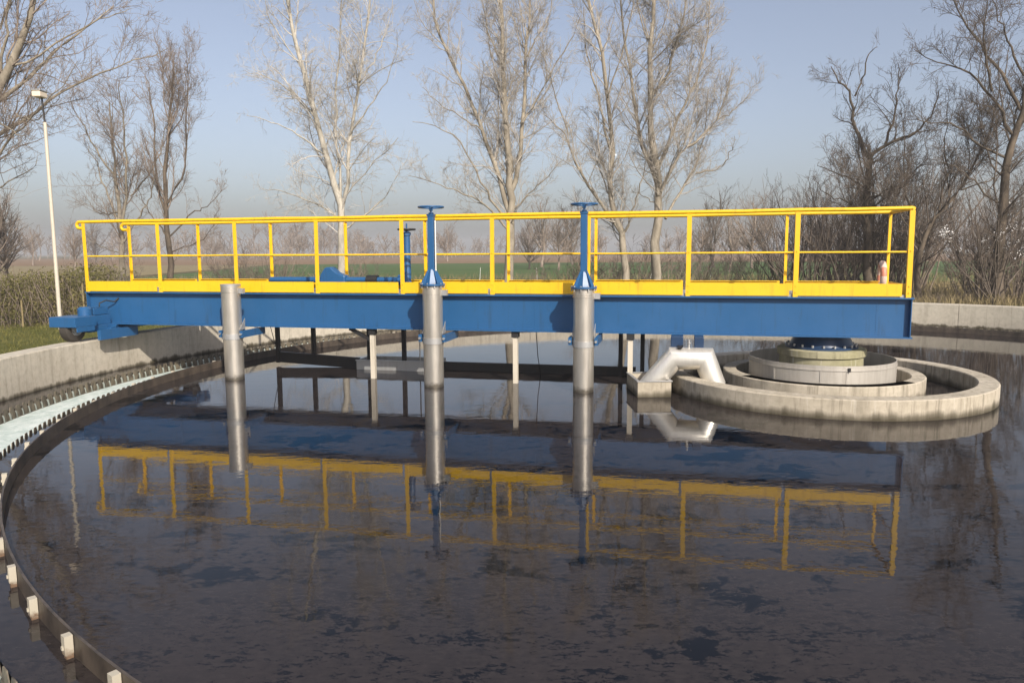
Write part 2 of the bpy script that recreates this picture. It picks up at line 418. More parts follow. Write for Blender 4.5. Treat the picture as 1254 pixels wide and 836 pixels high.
# posts
def post_mesh(sg):
    m = MB(); a = .060 if sg > 0 else .042; th = .006
    m.box(-a/2, a/2, -th, 0, .0, 1.075) if sg > 0 else m.box(-a/2, a/2, 0, th, .0, 1.075)
    if sg > 0: m.box(a/2 - th, a/2, -.045, -th - .0005, .0, 1.075)
    else: m.box(a/2 - th, a/2, th + .0005, .030, .0, 1.075)
    m.box(-.03, .03, -.05 if sg > 0 else 0.001, -.001 if sg > 0 else .05, 0.0, .012)
    m.tube([(0.012, -.012 if sg > 0 else .012, 1.02), (0.012, -.012 if sg > 0 else .012, 1.07)], .012, 8)
    # bolts
    for z in (.06, .14, .58): m.tube([(-.002, .0005 if sg > 0 else -.0005, z), (-.002, .009 if sg > 0 else -.009, z)], .009, 6)
    return m.mesh('post', M['yellow'], 35)
pn = post_mesh(1); pf = post_mesh(-1)
for k in range(10):
    for me, n in ((pn, NE), (pf, NF)):
        o = bpy.data.objects.new('post', me); col.objects.link(o); o.parent = br
        o.location = (S0 + DS * k + random.uniform(-.006, .006), n, HD + .001); o.rotation_euler = (random.uniform(-.004, .004), random.uniform(-.005, .005), 0)
SL = S0 + DS * 9
def rail(n, z, r, name, curl):
    m = MB(); pts = [(S0 - .005 + i * (SL - S0) / 18, n, z + random.uniform(-.004, .004)) for i in range(19)]
    if curl:
        pts += [(SL + .09, n, z)] + [(SL + .09 + .05 * math.sin(a), n, z - .05 + .05 * math.cos(a)) for a in np.linspace(.3, math.pi, 7)] + [(SL + .03, n, z - .10)]
    m.tube(pts, r, 10); return m.build(name, M['yellow'], br, 40)
for n, sg in ((NE - .024, 1), (NF + .024, -1)):
    rail(n, HD + 1.10, .025, 'top_rail', True); rail(n - sg * .006, HD + .565, .0125, 'mid_rail', False)
for z, r, nm in ((HD + 1.10, .0245, 'top_rail'), (HD + .565, .012, 'mid_rail')):
    m = MB(); m.tube([(S0 - .012, NF + .02, z), (S0 - .012, NE - .02, z)], r, 10); m.build(nm, M['yellow'], br, 40)
# toeboards, one per bay
m = MB(); m.box(.070, DS - .012, -.012, -.007, .012, .168); m.box(.095, DS - .012, -.035, -.0125, .160, .166)
tn = m.mesh('toeboard', M['yellow'])
m = MB(); m.box(.070, DS - .012, .007, .012, .012, .168); m.box(.095, DS - .012, .0125, .035, .160, .166)
tf = m.mesh('toeboard', M['yellow'])
for k in range(9):
    for me, n in ((tn, NE), (tf, NF)):
        o = bpy.data.objects.new('toeboard', me); col.objects.link(o); o.parent = br
        o.location = (S0 + DS * k, n - (0 if n > 0 else 0), HD + .002 + random.uniform(-.003, .004)); o.rotation_euler = (0, random.uniform(-.002, .002), 0)
m = MB(); m.box(S0 - .010, S0 - .004, NF + .05, NE - .05, HD + .012, HD + .165); m.build('toeboard', M['yellow'], br)

# hanging square tubes from the girder down into the water
for s, zb, n in ((5.99, -.8, .33), (3.83, -.8, .33), (2.22, .10, .36)):
    m = MB(); m.box(s - .033, s + .033, n - .033, n + .033, zb, HD - .60); m.build('hanger_tube', M['cream'], br)
    m = MB(); m.box(s - .05, s + .05, n - .05, n + .05, HD - .60, HD - .515); m.build('hanger_bracket', M['dark_steel'], br)
m = MB(); m.bar((6.03, .33, .58), (6.35, .33, .74), .05, .05); m.build('brace', M['dark_steel'], br)
for s in (6.42, 5.83, 2.42, 2.10):
    m = MB(); m.box(s - .03, s + .03, NF + .05, NF + .11, .05 if s > 3 else -.5, HD - .515); m.build('hanger_tube', M['dark_steel'], br)
for s in (5.40, 5.56, 5.24):
    m = MB(); m.tube([(s, NF + .1, .1), (s, NF + .1, HD - .515)], .010, 6); m.build('hanger_rod', M['galv'], br)
for (a, b) in (((8.05, -.3, .76), (8.0, -.55, .1)), ((3.62, -.1, .74), (3.60, -.45, -.1))):
    m = MB(); m.tube([a, ((a[0]+b[0])/2 + .015, (a[1]+b[1])/2, (a[2]+b[2])/2 - .02), b], .006, 5); m.build('hanging_cable', M['dark_steel'], br)

# ------------------------------------------------------------------ end carriage on the rim
ec = MB(); SC = 10.50
ec.box(SC - .13, SC + .13, -1.45, .90, .66, .76); e = ec.build('carriage_beam', M['blue'], br, None, .008)
m = MB(); m.prism([(-.45, HD-.5145), (.30, HD-.5145), (.55, .70), (.55, .665), (-.60, .665), (-.60, .70)], 0, SC - .20, SC - .132); m.build('gusset_plate', M['blue'], br)
m = MB(); m.box(SC - .20, SC + .24, -.62, .44, HD-.56, HD-.515); m.build('bearing_plate', M['blue'], br)
m = MB(); m.box(SC - .36, SC - .30, .15, .95, .555, .70); m.box(SC - .30, SC - .1305, .45, .60, .60, .68); m.build('rail_guard', M['blue'], br)
for sg in (1, -1):
    yc = 1.10 if sg > 0 else -1.60
    m = MB(); m.box(SC - .24, SC + .22, yc - .22, yc + .20, .775, .925); m.box(SC - .24, SC - .225, yc - .18, yc + .17, .70, .774); m.build('wheel_cover', M['blue'], br, None, .006)
    m = MB(); m.tube([(SC - .075, yc, .735), (SC - .06, yc, .735), (SC + .06, yc, .735), (SC + .075, yc, .735)], [.17, .19, .19, .17], 28); w = m.build('wheel', M['rubber'], br, 50)
    m = MB(); m.tube([(SC - .082, yc, .735), (SC + .082, yc, .735)], .10, 20); m.tube([(SC - .19, yc, .735), (SC + .19, yc, .735)], .03, 12); m.build('rim', M['galv'], w, 50)
m = MB(); m.tube([(SC - .02, .86, .912), (SC - .02, .86, 1.02)], .10, 18); m.tube([(SC - .02, .86, 1.02), (SC - .02, .86, 1.05)], [.10, .07], 18); m.build('gearbox', M['blue'], br, 40)
m = MB(); m.box(SC - .10, SC + .06, .47, .765, .915, 1.02); m.box(SC - .085, SC + .045, .50, .70, 1.0205, 1.035); m.build('drive_motor', M['blue'], br, None, .012)
m = MB(); m.tube([(SC - .06, .60, 1.035), (SC - .06, .60, 1.09), (SC - .10, .50, 1.13), (SC - .15, .38, 1.10), (SC - .2, .34, HD - .1)], .011, 8); m.build('power_cable', M['dark_steel'], br, 60)
m = MB(); m.box(SC - .12, SC + .10, .45, .875, .762, .91); m.build('motor_console', M['blue'], br, None, .006)

# ------------------------------------------------------------------ telescopic suction pipes on the near side
def handwheel(parent, z, r, mat='blue'):
    m = MB(); m.tube([(r*math.cos(a), r*math.sin(a), z) for a in np.linspace(0, 2*math.pi, 28, endpoint=False)], .014, 8, closed=True)
    h = m.build('handwheel', M[mat], parent, 60)
    m = MB()
    for k in range(4):
        a = k * math.pi / 2 + .5; m.tube([(.02*math.cos(a), .02*math.sin(a), z - .02), (r*math.cos(a), r*math.sin(a), z)], .009, 6)
    m.tube([(0,0,z-.05),(0,0,z+.015)], .026, 10); m.build('wheel_spokes', M[mat], h, 50)
def valve_stand(parent, z0, ztop, zw, rb=.165, rod=False):
    m = MB(); m.lathe([(.001, z0), (rb, z0), (rb, z0 + .022), (.001, z0 + .022)], 28); fl = m.build('base_flange', M['blue'], parent, 30)
    m = MB(); m.tube([(rb - .016, 0, z0 - .035), (rb - .016, 0, z0 + .036)], .010, 6); bo = m.mesh('bolt', M['galv'])
    for k in range(10):
        o = bpy.data.objects.new('bolt', bo); col.objects.link(o); o.parent = fl; o.rotation_euler = (0, 0, k * math.pi / 5 + .2)
    m = MB(); m.tube([(0,0,z0+.0225), (0,0,z0+.06), (0,0,z0+.2), (0,0,z0+.22)], [rb*.66, rb*.60, .055, .05], 8)
    for k in range(4):
        a = k * math.pi / 2 + math.pi / 4; c, s = math.cos(a), math.sin(a)
        q = [(.04, z0+.0225), (rb*.93, z0+.0225), (rb*.93, z0+.045), (.05, z0+.24)]
        vs = [(r*c - e*s, r*s + e*c, z) for e in (-.005, .005) for r, z in q]
        m.add(vs, [(0,1,2,3),(7,6,5,4),(0,4,5,1),(1,5,6,2),(2,6,7,3),(3,7,4,0)])
    m.build('flared_base', M['blue'], parent, 30)
    m = MB(); m.box(-.042, .042, -.042, .042, z0 + .18, ztop); m.build('valve_column', M['blue'], parent, None, .006)
    m = MB(); m.box(-.05, .05, -.05, .05, ztop, ztop + .025); m.tube([(0,0,ztop+.025),(0,0,ztop+.05)], [.04, .03], 12); m.tube([(0,0,ztop+.05),(0,0,zw)], .014, 8); m.build('spindle', M['blue'], parent, 40)
    if rod:
        m = MB(); m.tube([(-.062, .02, z0 + .2), (-.062, .02, ztop - .06)], .009, 6); m.build('indicator_rod', M['white'], parent)
    handwheel(parent, zw, .168)
def suction_pipe(s, zt, label, stand, rod=False):
    p = B(s, .775, 0); e = thing('suction_pipe', label, 'pipe', p, ANG, 'steel suction pipes along the girder')
    r = .138
    m = MB(); m.lathe([(r - .008, -.8), (r, -.8), (r, zt - .09), (r + .004, zt - .088), (r + .004, zt - .02), (r - .008, zt - .02)], 40); m.build('pipe', M['steel'], e, 30)
    m = MB(); m.lathe([(.001, zt - .022), (r + .006, zt - .022), (r + .006, zt), (.001, zt)], 40); m.build('pipe_cap' if not stand else 'pipe_flange', M['galv'], e, 30)
    m = MB(); m.lathe([(r+.001, zt - .115), (r + .007, zt - .115), (r + .007, zt - .1), (r+.001, zt - .1)], 40, closed_prof=True); m.build('weld_collar', M['steel'], e, 30)
    # saddle clamp and blue channel arm to the girder
    m = MB(); m.lathe([(r + .0015, .60), (r + .010, .60), (r + .010, .68), (r + .0015, .68)], 40, closed_prof=True); m.build('clamp_band', M['galv'], e, 30)
    for sg in (-1, 1):
        m = MB(); m.box(min(sg*.150, sg*.195), max(sg*.150, sg*.195), -.56, .06, .625, .725); m.build('clamp_arm', M['blue'], e)
        m = MB(); m.tube([(sg*.172, .062, .675), (sg*.172, .085, .675)], .018, 6); m.build('clamp_bolt', M['galv'], e)
        m = MB(); m.add([(sg*.142, -.10, .74), (sg*.142, .05, .74), (sg*.142, -.10, .90), (sg*.148, -.10, .74), (sg*.148, .05, .74), (sg*.148, -.10, .90)], [(0,1,2),(5,4,3),(0,3,4,1),(1,4,5,2),(2,5,3,0)]); m.build('gusset', M['galv'], e)
    m = MB(); m.box(-.215, -.130, -.03, .03, zt - .135, zt - .06); m.build('lifting_lug', M['galv'], e)
    if stand: valve_stand(e, zt + .001, 2.34, 2.46, .175, rod)
suction_pipe(8.01, 1.405, 'capped steel pipe without a handwheel, leftmost of the thick pipes', False)
suction_pipe(4.90, 1.40, 'steel pipe with blue handwheel stand, middle of the three thick pipes', True, True)
suction_pipe(2.81, 1.37, 'steel pipe with blue handwheel stand, nearest to the white siphon pipe', True)

# ------------------------------------------------------------------ things on the deck
e = thing('valve_stand', 'small dark blue valve stand behind the near railing, on the far deck side', 'valve', B(5.70, -.40, HD + .034), ANG)
m = MB(); m.box(-.09, .09, -.09, .09, 0, .02); m.build('base_plate', M['blue'], e)
m = MB(); m.tube([(0,0,.02),(0,0,.12),(0,0,.82)], [.085,.058,.05], 12); m.build('valve_column', M['blue'], e, 30)
m = MB(); m.tube([(0,0,.82),(0,0,.86),(0,0,.88)], [.065,.065,.03], 12); m.tube([(0,0,.88),(0,0,1.0)], .013, 8); m.build('spindle', M['blue'], e, 30)
handwheel(e, .91, .13, 'dark_steel')
e = thing('drive_shaft', 'blue horizontal pipe with gear housing lying along the far deck side', 'pipe', B(7.0, -.42, HD + .034), ANG)
m = MB(); m.tube([(-1.15,0,.135),(1.05,0,.135)], .045, 14); m.build('shaft_pipe', M['blue'], e, 40)
for s in (-.95, .85):
    m = MB(); m.box(s - .03, s + .03, -.05, .05, 0, .092); m.build('pipe_support', M['blue'], e)
m = MB(); m.prism([(-.17, .0), (.12, .0), (.16, .10), (.14, .22), (.06, .33), (-.04, .34), (-.14, .25), (-.28, .20), (-.28, .06)], 1, -.09, .09); m.build('gear_housing', M['blue'], e, None, .02)
m = MB(); m.tube([(-.80,0,.135),(-.62,0,.135)], .075, 14); m.build('coupling', M['dark_steel'], e, 40)
m = MB(); m.tube([(-1.20,0,.135),(-1.15,0,.135)], .085, 14); m.build('end_flange', M['blue'], e, 40)

e = thing('lifebuoy', 'orange and pale lifebuoy ring standing by the right end of the railing', 'lifebuoy', B(-1.10, -.50, HD + .034), ANG)
m = MB(); k = 40; rr = .165; prof = []
for i in range(k):
    a = 2*math.pi*i/k; prof.append((0.02 * math.cos(a), rr * math.cos(a), .210 + rr * math.sin(a)))
m.tube(prof, .042, 12, closed=True)
for i in range(len(m.f)):
    seg = (i // 12) / k
    m.m[i] = 1 if (seg * 8) % 2 < 1.05 else 0
o = m.build('ring', [M['orange'], M['pink']], e, 60); e.rotation_euler = (0, 0, R(-12))

# ------------------------------------------------------------------ scum skimmer behind the girder
e = thing('scum_skimmer', 'dark skimmer boards and steel scum box hanging at the water behind the girder', 'skimmer', (C.x, C.y, 0), ANG)
m = MB(); m.bar((8.10, -.62, .13), (6.62, -.55, .07), .02, .16); m.bar((8.10, -.64, .215), (6.62, -.57, .155), .06, .02); m.build('skimmer_board', M['dark_steel'], e)
m = MB(); m.box(2.2, 5.22, -.62, -.60, -.05, .125); m.box(2.2, 5.22, -.66, -.6205, .115, .130); m.build('skimmer_board', M['dark_steel'], e)
m = MB(); m.box(8.07, 8.13, -.66, -.60, .04, HD - .515); m.build('hanger_tube', M['dark_steel'], e)
m = MB(); m.box(7.42, 7.48, -.66, -.60, .20, HD - .515); m.build('hanger_tube', M['dark_steel'], e)
b = MB(); b.box(5.25, 6.60, -.42, -.41, -.25, .14); b.box(5.25, 6.60, -.86, -.85, -.25, .16); b.box(5.25, 5.26, -.8495, -.4205, -.25, .15); b.box(6.59, 6.60, -.8495, -.4205, -.25, .15); b.box(5.262, 6.588, -.849, -.421, -.24, -.05)
b.build('scum_box', M['galv'], e)
m = MB(); m.box(5.24, 6.61, -.44, -.395, .1405, .158); m.build('box_lip', M['galv'], e)

# ------------------------------------------------------------------ centre well
IC = B(-.30, -.13, 0)
def ring(name, label, cat, r, th, zt, mat, a0=0, a1=2*math.pi, seg=96, zb=-.9, ch=.012):
    m = MB(); full = a1 - a0 > 6.28
    m.lathe([(r - th, zb), (r - th, zt - ch), (r - th + ch, zt), (r - ch, zt), (r, zt - ch), (r, zb)], seg, (0,0), a0, a1, closed_prof=True, caps=True)
    o = m.build(name, M[mat], None, 30); o.location = IC; return tag(o, label, cat)
ring('well_wall', 'low wide outer concrete ring in the water around the tank centre', 'ring wall', 2.06, .235, .23, 'ring_concrete')
ring('well_wall', 'smaller inner concrete ring between the outer ring and the metal drum', 'ring wall', 1.27, .18, .235, 'ring_concrete', ANG - math.pi + .1 - 2.7, ANG + 2.55 - .1, 84)
e = thing('inlet_drum', 'grey sheet metal drum with seams at the tank centre', 'drum', IC)
m = MB(); m.lathe([(.925, -.6), (.925, .43), (.917, .43), (.917, -.6)], 72, closed_prof=True); m.build('drum_shell', M['drum'], e, 30)
m = MB(); m.lathe([(.9265, .365), (.934, .365), (.934, .380), (.9265, .380)], 72, closed_prof=True); m.build('drum_band', M['drum'], e, 30)
for a in (-1.62, -1.95, -.35, -2.6, .8, 1.9):
    m = MB(); m.box(.9262, .931, -.012, .012, -.1, .363); o = m.build('seam_strip', M['drum'], e); o.rotation_euler = (0, 0, a)
m = MB(); m.box(.935, .955, -.012, .012, .36, .41); o = m.build('lug', M['dark_steel'], e); o.rotation_euler = (0, 0, -1.60)
e = thing('centre_pillar', 'mossy round concrete pillar carrying the girder above the metal drum', 'pillar', IC)
m = MB(); m.lathe([(.001, -.6), (.53, -.6), (.53, .46), (.56, .465), (.56, .545), (.54, .555), (.001, .555)], 56); m.build('pillar', M['pillar_concrete'], e, 30)
e = thing('turntable', 'blue bearing turntable, darkened for girder shade, between the pillar and the girder', 'turntable', (IC.x, IC.y, .555))
m = MB(); m.lathe([(.001, 0), (.46, 0), (.46, .03), (.41, .035), (.35, .15), (.35, .187), (.001, .187)], 48); m.build('bearing_housing', M['darkened_blue'], e, 30)  # darker blue stands in for the girder's shadow on the housing
m = MB(); m.tube([(.435, 0, .0305), (.435, 0, .062)], .016, 6); bo = m.mesh('bolt', M['galv'])
for k in range(20):
    o = bpy.data.objects.new('bolt', bo); col.objects.link(o); o.parent = e; o.rotation_euler = (0, 0, 2*math.pi*k/20)

# ------------------------------------------------------------------ siphon pipe and its box
e = thing('siphon_pipe', 'bright steel siphon pipe bent like an arch between box and concrete ring', 'pipe', B(1.5, .75, 0), ANG)
def mitre(pts, r, n=26):
    m = MB(); P = [Vector(p) for p in pts]; rings = []
    for i, p in enumerate(P):
        if i == 0: nm = (P[1] - P[0]).normalized()
        elif i == len(P) - 1: nm = (P[-1] - P[-2]).normalized()
        else: nm = ((P[i] - P[i-1]).normalized() + (P[i+1] - P[i]).normalized()).normalized()
        t = (P[i] - P[i-1]).normalized() if i else nm
        y = Vector((0, 1, 0)); x = nm.cross(y).normalized(); k = 1 / max(.3, nm.dot(t))
        rings.append([p + y * math.cos(a) * r + x * math.sin(a) * r * k for a in np.linspace(0, 2*math.pi, n, endpoint=False)])
    vs = [v for q in rings for v in q]; fs = []
    for i in range(len(P) - 1):
        for j in range(n): fs.append((i*n+j, i*n+(j+1)%n, (i+1)*n+(j+1)%n, (i+1)*n+j))
    m.add(vs, fs); return m
sp = [(.46, 0, -.30), (.44, 0, .10), (.135, 0, .475), (-.255, 0, .475), (-.375, 0, .16), (-.38, 0, -.5)]
mitre(sp, .142).build('pipe', M['bright_steel'], e, 24)
m = MB(); m.tube([(-.05,0,.615),(-.05,0,.72)], .014, 8); m.tube([(-.05,0,.67),(-.05,0,.685)], .026, 8); m.build('vent_valve', M['galv'], e, 40)
for x0, x1 in ((.02, .18), (-.24, -.12)):
    m = MB(); m.box(x0, x1, -.42, -.10, .58, .742); m.build('pipe_hanger', M['darkened_blue'], e, None, .008)
m = MB(); m.box(.03, .09, -.10, .10, .618, .632); m.build('pipe_strap', M['dark_steel'], e)

e = thing('outlet_box', 'open pale box in the water under the left leg of the siphon', 'box', B(1.96, .66, 0), ANG + R(15))
m = MB()
def open_box(x, y, th, z0, z1):
    m = MB(); m.box(-x, x, y - th, y, z0, z1); m.box(-x, x, -y, -y + th, z0, z1); m.box(-x, -x + th, -y + th + .0005, y - th - .0005, z0, z1); m.box(x - th, x, -y + th + .0005, y - th - .0005, z0, z1); return m
m = open_box(.215, .36, .015, -.5, .20); m.box(-.199, .199, -.344, .344, -.45, -.02); m.build('box_wall', M['ring_concrete'], e)
open_box(.228, .373, .040, .2005, .212).build('box_rim', M['galv'], e)

# ================================================================== VEGETATION
def unit(a): return a / np.maximum(np.linalg.norm(a, axis=-1, keepdims=True), 1e-9)

def mesh_from_lines(name, groups, mat):
    """groups: list of (lines (N,m,3), radii (N,m), sides)"""
    V = []; Q = []; off = 0
    for L, Rr, k in groups:
        if len(L) == 0: continue
        N, m, _ = L.shape
        T = np.empty_like(L); T[:, 1:-1] = L[:, 2:] - L[:, :-2]; T[:, 0] = L[:, 1] - L[:, 0]; T[:, -1] = L[:, -1] - L[:, -2]
        T = unit(T)
        ref = np.tile(np.array([.31, .22, .93]), (N, m, 1)); bad = np.abs((T * ref).sum(-1)) > .93
        ref[bad] = np.array([.95, -.2, .1])
        U = unit(np.cross(T, ref)); W = np.cross(T, U)
        a = np.arange(k) * 2 * np.pi / k
        v = L[:, :, None, :] + Rr[:, :, None, None] * (U[:, :, None, :] * np.cos(a)[None, None, :, None] + W[:, :, None, :] * np.sin(a)[None, None, :, None])
        V.append(v.reshape(-1, 3))
        idx = np.arange(N * m * k).reshape(N, m, k)
        a0 = idx[:, :-1, :]; a1 = idx[:, 1:, :]
        q = np.stack([a0, np.roll(a0, -1, 2), np.roll(a1, -1, 2), a1], -1).reshape(-1, 4) + off
        Q.append(q); off += N * m * k
    V = np.concatenate(V).astype(np.float32); Q = np.concatenate(Q).astype(np.int32)
    return quad_mesh(name, V, Q, mat)

def quad_mesh(name, V, Q, mat, smooth=True):
    me = bpy.data.meshes.new(name)
    me.vertices.add(len(V)); me.vertices.foreach_set('co', np.ascontiguousarray(V, np.float32).ravel())
    me.loops.add(len(Q) * 4); me.loops.foreach_set('vertex_index', np.ascontiguousarray(Q, np.int32).ravel())
    me.polygons.add(len(Q)); me.polygons.foreach_set('loop_start', np.arange(len(Q), dtype=np.int32) * 4)
    me.polygons.foreach_set('loop_total', np.full(len(Q), 4, np.int32))
    if smooth: me.polygons.foreach_set('use_smooth', np.ones(len(Q), bool))
    me.materials.append(mat); me.update(calc_edges=True); return me

def sample(L, Rr, i, t):
    m = L.shape[1]; x = t * (m - 1); k = np.minimum(x.astype(int), m - 2); f = (x - k)[:, None]
    p = L[i, k] * (1 - f) + L[i, k + 1] * f; d = unit(L[i, k + 1] - L[i, k]); r = Rr[i, k] * (1 - f[:, 0]) + Rr[i, k + 1] * f[:, 0]
    return p, d, r

def grow(g, L, Rr, per_m, t0, ang, ln, lnvar, rfac, rmax, npts, up, wob, droop=0., minlen=.1, maxlen=9.):
    """children branches of all lines L; ln = length as a share of the parent length (shrinks towards the tip)"""
    N = len(L); lens = np.linalg.norm(L[:, 1:] - L[:, :-1], axis=-1).sum(1)
    cnt = g.poisson(np.maximum(lens * per_m, .3)); cnt = np.minimum(cnt, 60)
    i = np.repeat(np.arange(N), cnt); n = len(i)
    t = t0 + (1 - t0) * g.random(n) ** .85
    p, d, r = sample(L, Rr, i, np.minimum(t, .995))
    ax = unit(np.cross(d, unit(g.normal(size=(n, 3))))); an = np.radians(g.normal(ang[0], ang[1], n))[:, None]
    v = unit(d * np.cos(an) + ax * np.sin(an)); v = unit(v + np.array([0, 0, up]))
    length = lens[i] * ln * (1.12 - .75 * t) * np.exp(g.normal(0, lnvar, n)); length = np.clip(length, minlen, maxlen * (1.15 - .5 * t) * g.uniform(.6, 1.1, n))
    r0 = np.minimum(r * rfac, rmax)
    out = np.empty((n, npts, 3)); out[:, 0] = p; step = (length / (npts - 1))[:, None]
    cur = v
    for k in range(1, npts):
        cur = unit(cur + g.normal(0, wob, (n, 3)) + np.array([0, 0, up * .35 - droop * k]))
        out[:, k] = out[:, k - 1] + cur * step
    rad = r0[:, None] * np.linspace(1, .35, npts)[None]
    return out, rad

def spline(pts, n):
    P = np.array(pts, float); m = len(P)
    x = np.linspace(0, m - 1, n); out = []
    for q in x:
        i = min(int(q), m - 2); f = q - i
        p0 = P[max(i-1, 0)]; p1 = P[i]; p2 = P[i+1]; p3 = P[min(i+2, m-1)]
        out.append(.5 * ((2*p1) + (-p0+p2)*f + (2*p0-5*p1+4*p2-p3)*f*f + (-p0+3*p1-3*p2+p3)*f**3))
    return np.array(out)

def tree(name, label, base, limbs, seed, bark_m, twig_m, dens=1.0, group=None, droop=0., up=.28, l1=.42, fine=1.0):
    """base: foot on the ground; limbs: list of (points relative to base, r0, r1)"""
    g = np.random.default_rng(seed)
    e = thing(name, label, 'tree', base, 0, group)
    n = 14; L = np.array([spline(p, n) for p, _, _ in limbs]); Rr = np.array([np.linspace(a ** .8, b ** .8, n) ** 1.25 for _, a, b in limbs])
    L[:, 1:] += g.normal(0, .030, L[:, 1:].shape)
    Rr *= .68; Rr[0] *= 1.12; Rr[0][0] *= 1.3
    me = mesh_from_lines('trunk', [(L, Rr, 9)], bark_m); o = bpy.data.objects.new('trunk', me); col.objects.link(o); o.parent = e
    A0, RA0 = grow(g, L, Rr, 1.0 * dens, .18, (36, 12), .42, .35, .5, .030, 7, up, .17, droop, .6, 3.2)
    A1, RA1 = grow(g, L, Rr, 2.7 * dens, .14, (48, 15), l1, .40, .4, .022, 7, up, .19, droop, .3, 1.9)
    A2, RA2 = grow(g, A0, RA0, 2.2 * dens, .10, (46, 15), .5, .35, .5, .016, 7, up * .8, .19, droop, .3, 1.6)
    A = np.concatenate([A0, A1, A2]); RA = np.concatenate([RA0, RA1, RA2])
    Bb, RB = grow(g, A, RA, 5.4 * dens, .08, (46, 17), .46, .35, .5, .0075, 5, up * .6, .22, droop, .2, 1.0)
    Cc, RC = grow(g, Bb, RB, 11.0 * dens * fine, .06, (42, 18), .60, .35, .6, .0044, 2, up * .4, .24, droop, .16, .55)
    RB = np.maximum(RB, .0040); RC = np.maximum(RC, .0033)
    me = mesh_from_lines('crown', [(A, RA, 5), (Bb, RB, 4), (Cc, RC, 3)], twig_m); o = bpy.data.objects.new('crown', me); col.objects.link(o); o.parent = e
    return e

def limbs_px(Y, specs, seed, spread=.9):
    """limb outlines as seen from the tank, each swung to its own depth round the trunk"""
    g = random.Random(seed); base = None; out = []
    for pts, r0, r1 in specs:
        if base is None:
            b = at(pts[0][0], pts[0][1], Y); base = Vector((b.x, Y, GZ - .05))
        dz = g.uniform(-spread, spread); q = []
        m = len(pts)
        for i, (x, y) in enumerate(pts):
            w = at(x, y, Y) - base
            if out: w.y += dz * (i / max(1, m - 1)) ** 1.1 * min(3.0, .4 + .35 * m)
            q.append(tuple(w))
        if not out: q[0] = (0, 0, 0)
        out.append((q, r0, r1))
    return base, out

def px_tree(name, label, Y, specs, seed, bm, tm, **k):
    base, l = limbs_px(Y, specs, seed); return tree(name, label, base, l, seed, bm, tm, **k)

px_tree('poplar_tree', 'tall pale slender bare tree behind the railing left of the middle pipe', 27,
  [([(417,370),(419,300),(416,245),(402,200),(388,150),(376,95),(362,45),(350,-5),(340,-60)], .20, .05),
   ([(418,262),(426,220),(428,165),(438,105),(446,45),(452,-10),(458,-60)], .11, .035),
   ([(419,285),(405,262),(372,245),(335,232),(303,228)], .06, .015),
   ([(421,280),(448,262),(474,238),(492,206)], .06, .012),
   ([(400,195),(370,168),(335,150),(300,140)], .05, .012),
   ([(386,145),(355,112),(322,92),(295,85)], .045, .012),
   ([(428,165),(455,130),(478,100),(492,62)], .045, .012),
   ([(374,90),(350,55),(330,20),(318,-30)], .04, .012),
   ([(417,250),(412,190),(408,130),(412,70),(414,0),(420,-60)], .07, .02),
   ([(440,100),(462,60),(472,20),(478,-30)], .035, .01)], 11, M['pale_bark'], M['white_twig'], dens=.95, up=.12)
px_tree('poplar_tree', 'broad bare tree with fanned grey-tan limbs between the two handwheels', 26,
  [([(622,370),(624,300),(626,250),(624,215),(620,160),(617,90),(614,20),(612,-50)], .23, .06),
   ([(626,235),(636,190),(641,130),(643,70),(650,10),(655,-50)], .13, .04),
   ([(624,262),(610,215),(592,165),(572,112),(548,62),(530,20),(524,-30)], .13, .04),
   ([(622,272),(604,248),(588,222),(568,182),(545,165),(512,158)], .07, .012),
   ([(621,280),(602,258),(575,242),(545,232),(508,222)], .06, .012),
   ([(640,150),(660,118),(678,85),(700,50),(712,20)], .06, .012),
   ([(630,255),(650,236),(672,215),(690,195)], .045, .01),
   ([(590,160),(560,140),(530,118),(512,100)], .04, .01),
   ([(616,80),(598,40),(590,0),(585,-50)], .05, .015),
   ([(643,70),(668,30),(680,-20)], .045, .012)], 12, M['tan_bark'], M['pale_twig'], dens=1.05, up=.3)
px_tree('poplar_tree', 'bare tree with a crooked low left limb right of the right handwheel', 26.5,
  [([(764,372),(764,320),(760,285),(752,262),(747,225),(749,180),(744,120),(735,60),(722,10),(714,-50)], .18, .05),
   ([(760,285),(738,250),(718,222),(702,190),(696,165),(684,150),(668,135)], .10, .02),
   ([(749,190),(738,140),(728,95),(720,50),(716,0)], .07, .02),
   ([(747,240),(735,205),(722,180),(700,150)], .04, .01),
   ([(760,290),(776,250),(784,215),(790,180)], .05, .012),
   ([(744,120),(760,70),(770,20),(775,-40)], .05, .015),
   ([(696,165),(680,120),(668,85),(660,60)], .035, .01)], 13, M['tan_bark'], M['pale_twig'], dens=1.0, up=.3)
px_tree('poplar_tree', 'tallest bare tree with forked tan trunk, behind the gap right of the right handwheel', 26,
  [([(802,370),(804,310),(807,262),(807,225),(801,185),(796,130),(797,70),(800,10),(803,-50)], .24, .06),
   ([(806,240),(798,205),(786,170),(782,130),(776,80),(768,30),(764,-40)], .13, .04),
   ([(809,235),(830,190),(855,172),(880,146),(895,112),(905,80)], .10, .02),
   ([(815,268),(832,238),(852,212),(868,180),(880,140),(886,110)], .075, .015),
   ([(852,212),(876,208),(888,192),(892,172)], .04, .012),
   ([(797,120),(818,85),(828,45),(838,0),(842,-50)], .08, .02),
   ([(808,200),(830,150),(850,110),(868,60),(875,20),(880,-30)], .08, .02),
   ([(806,255),(790,240),(772,230)], .035, .01),
   ([(880,146),(905,130),(925,100)], .03, .008),
   ([(800,60),(785,20),(780,-40)], .05, .015)], 14, M['tan_bark'], M['pale_twig'], dens=1.1, up=.3)
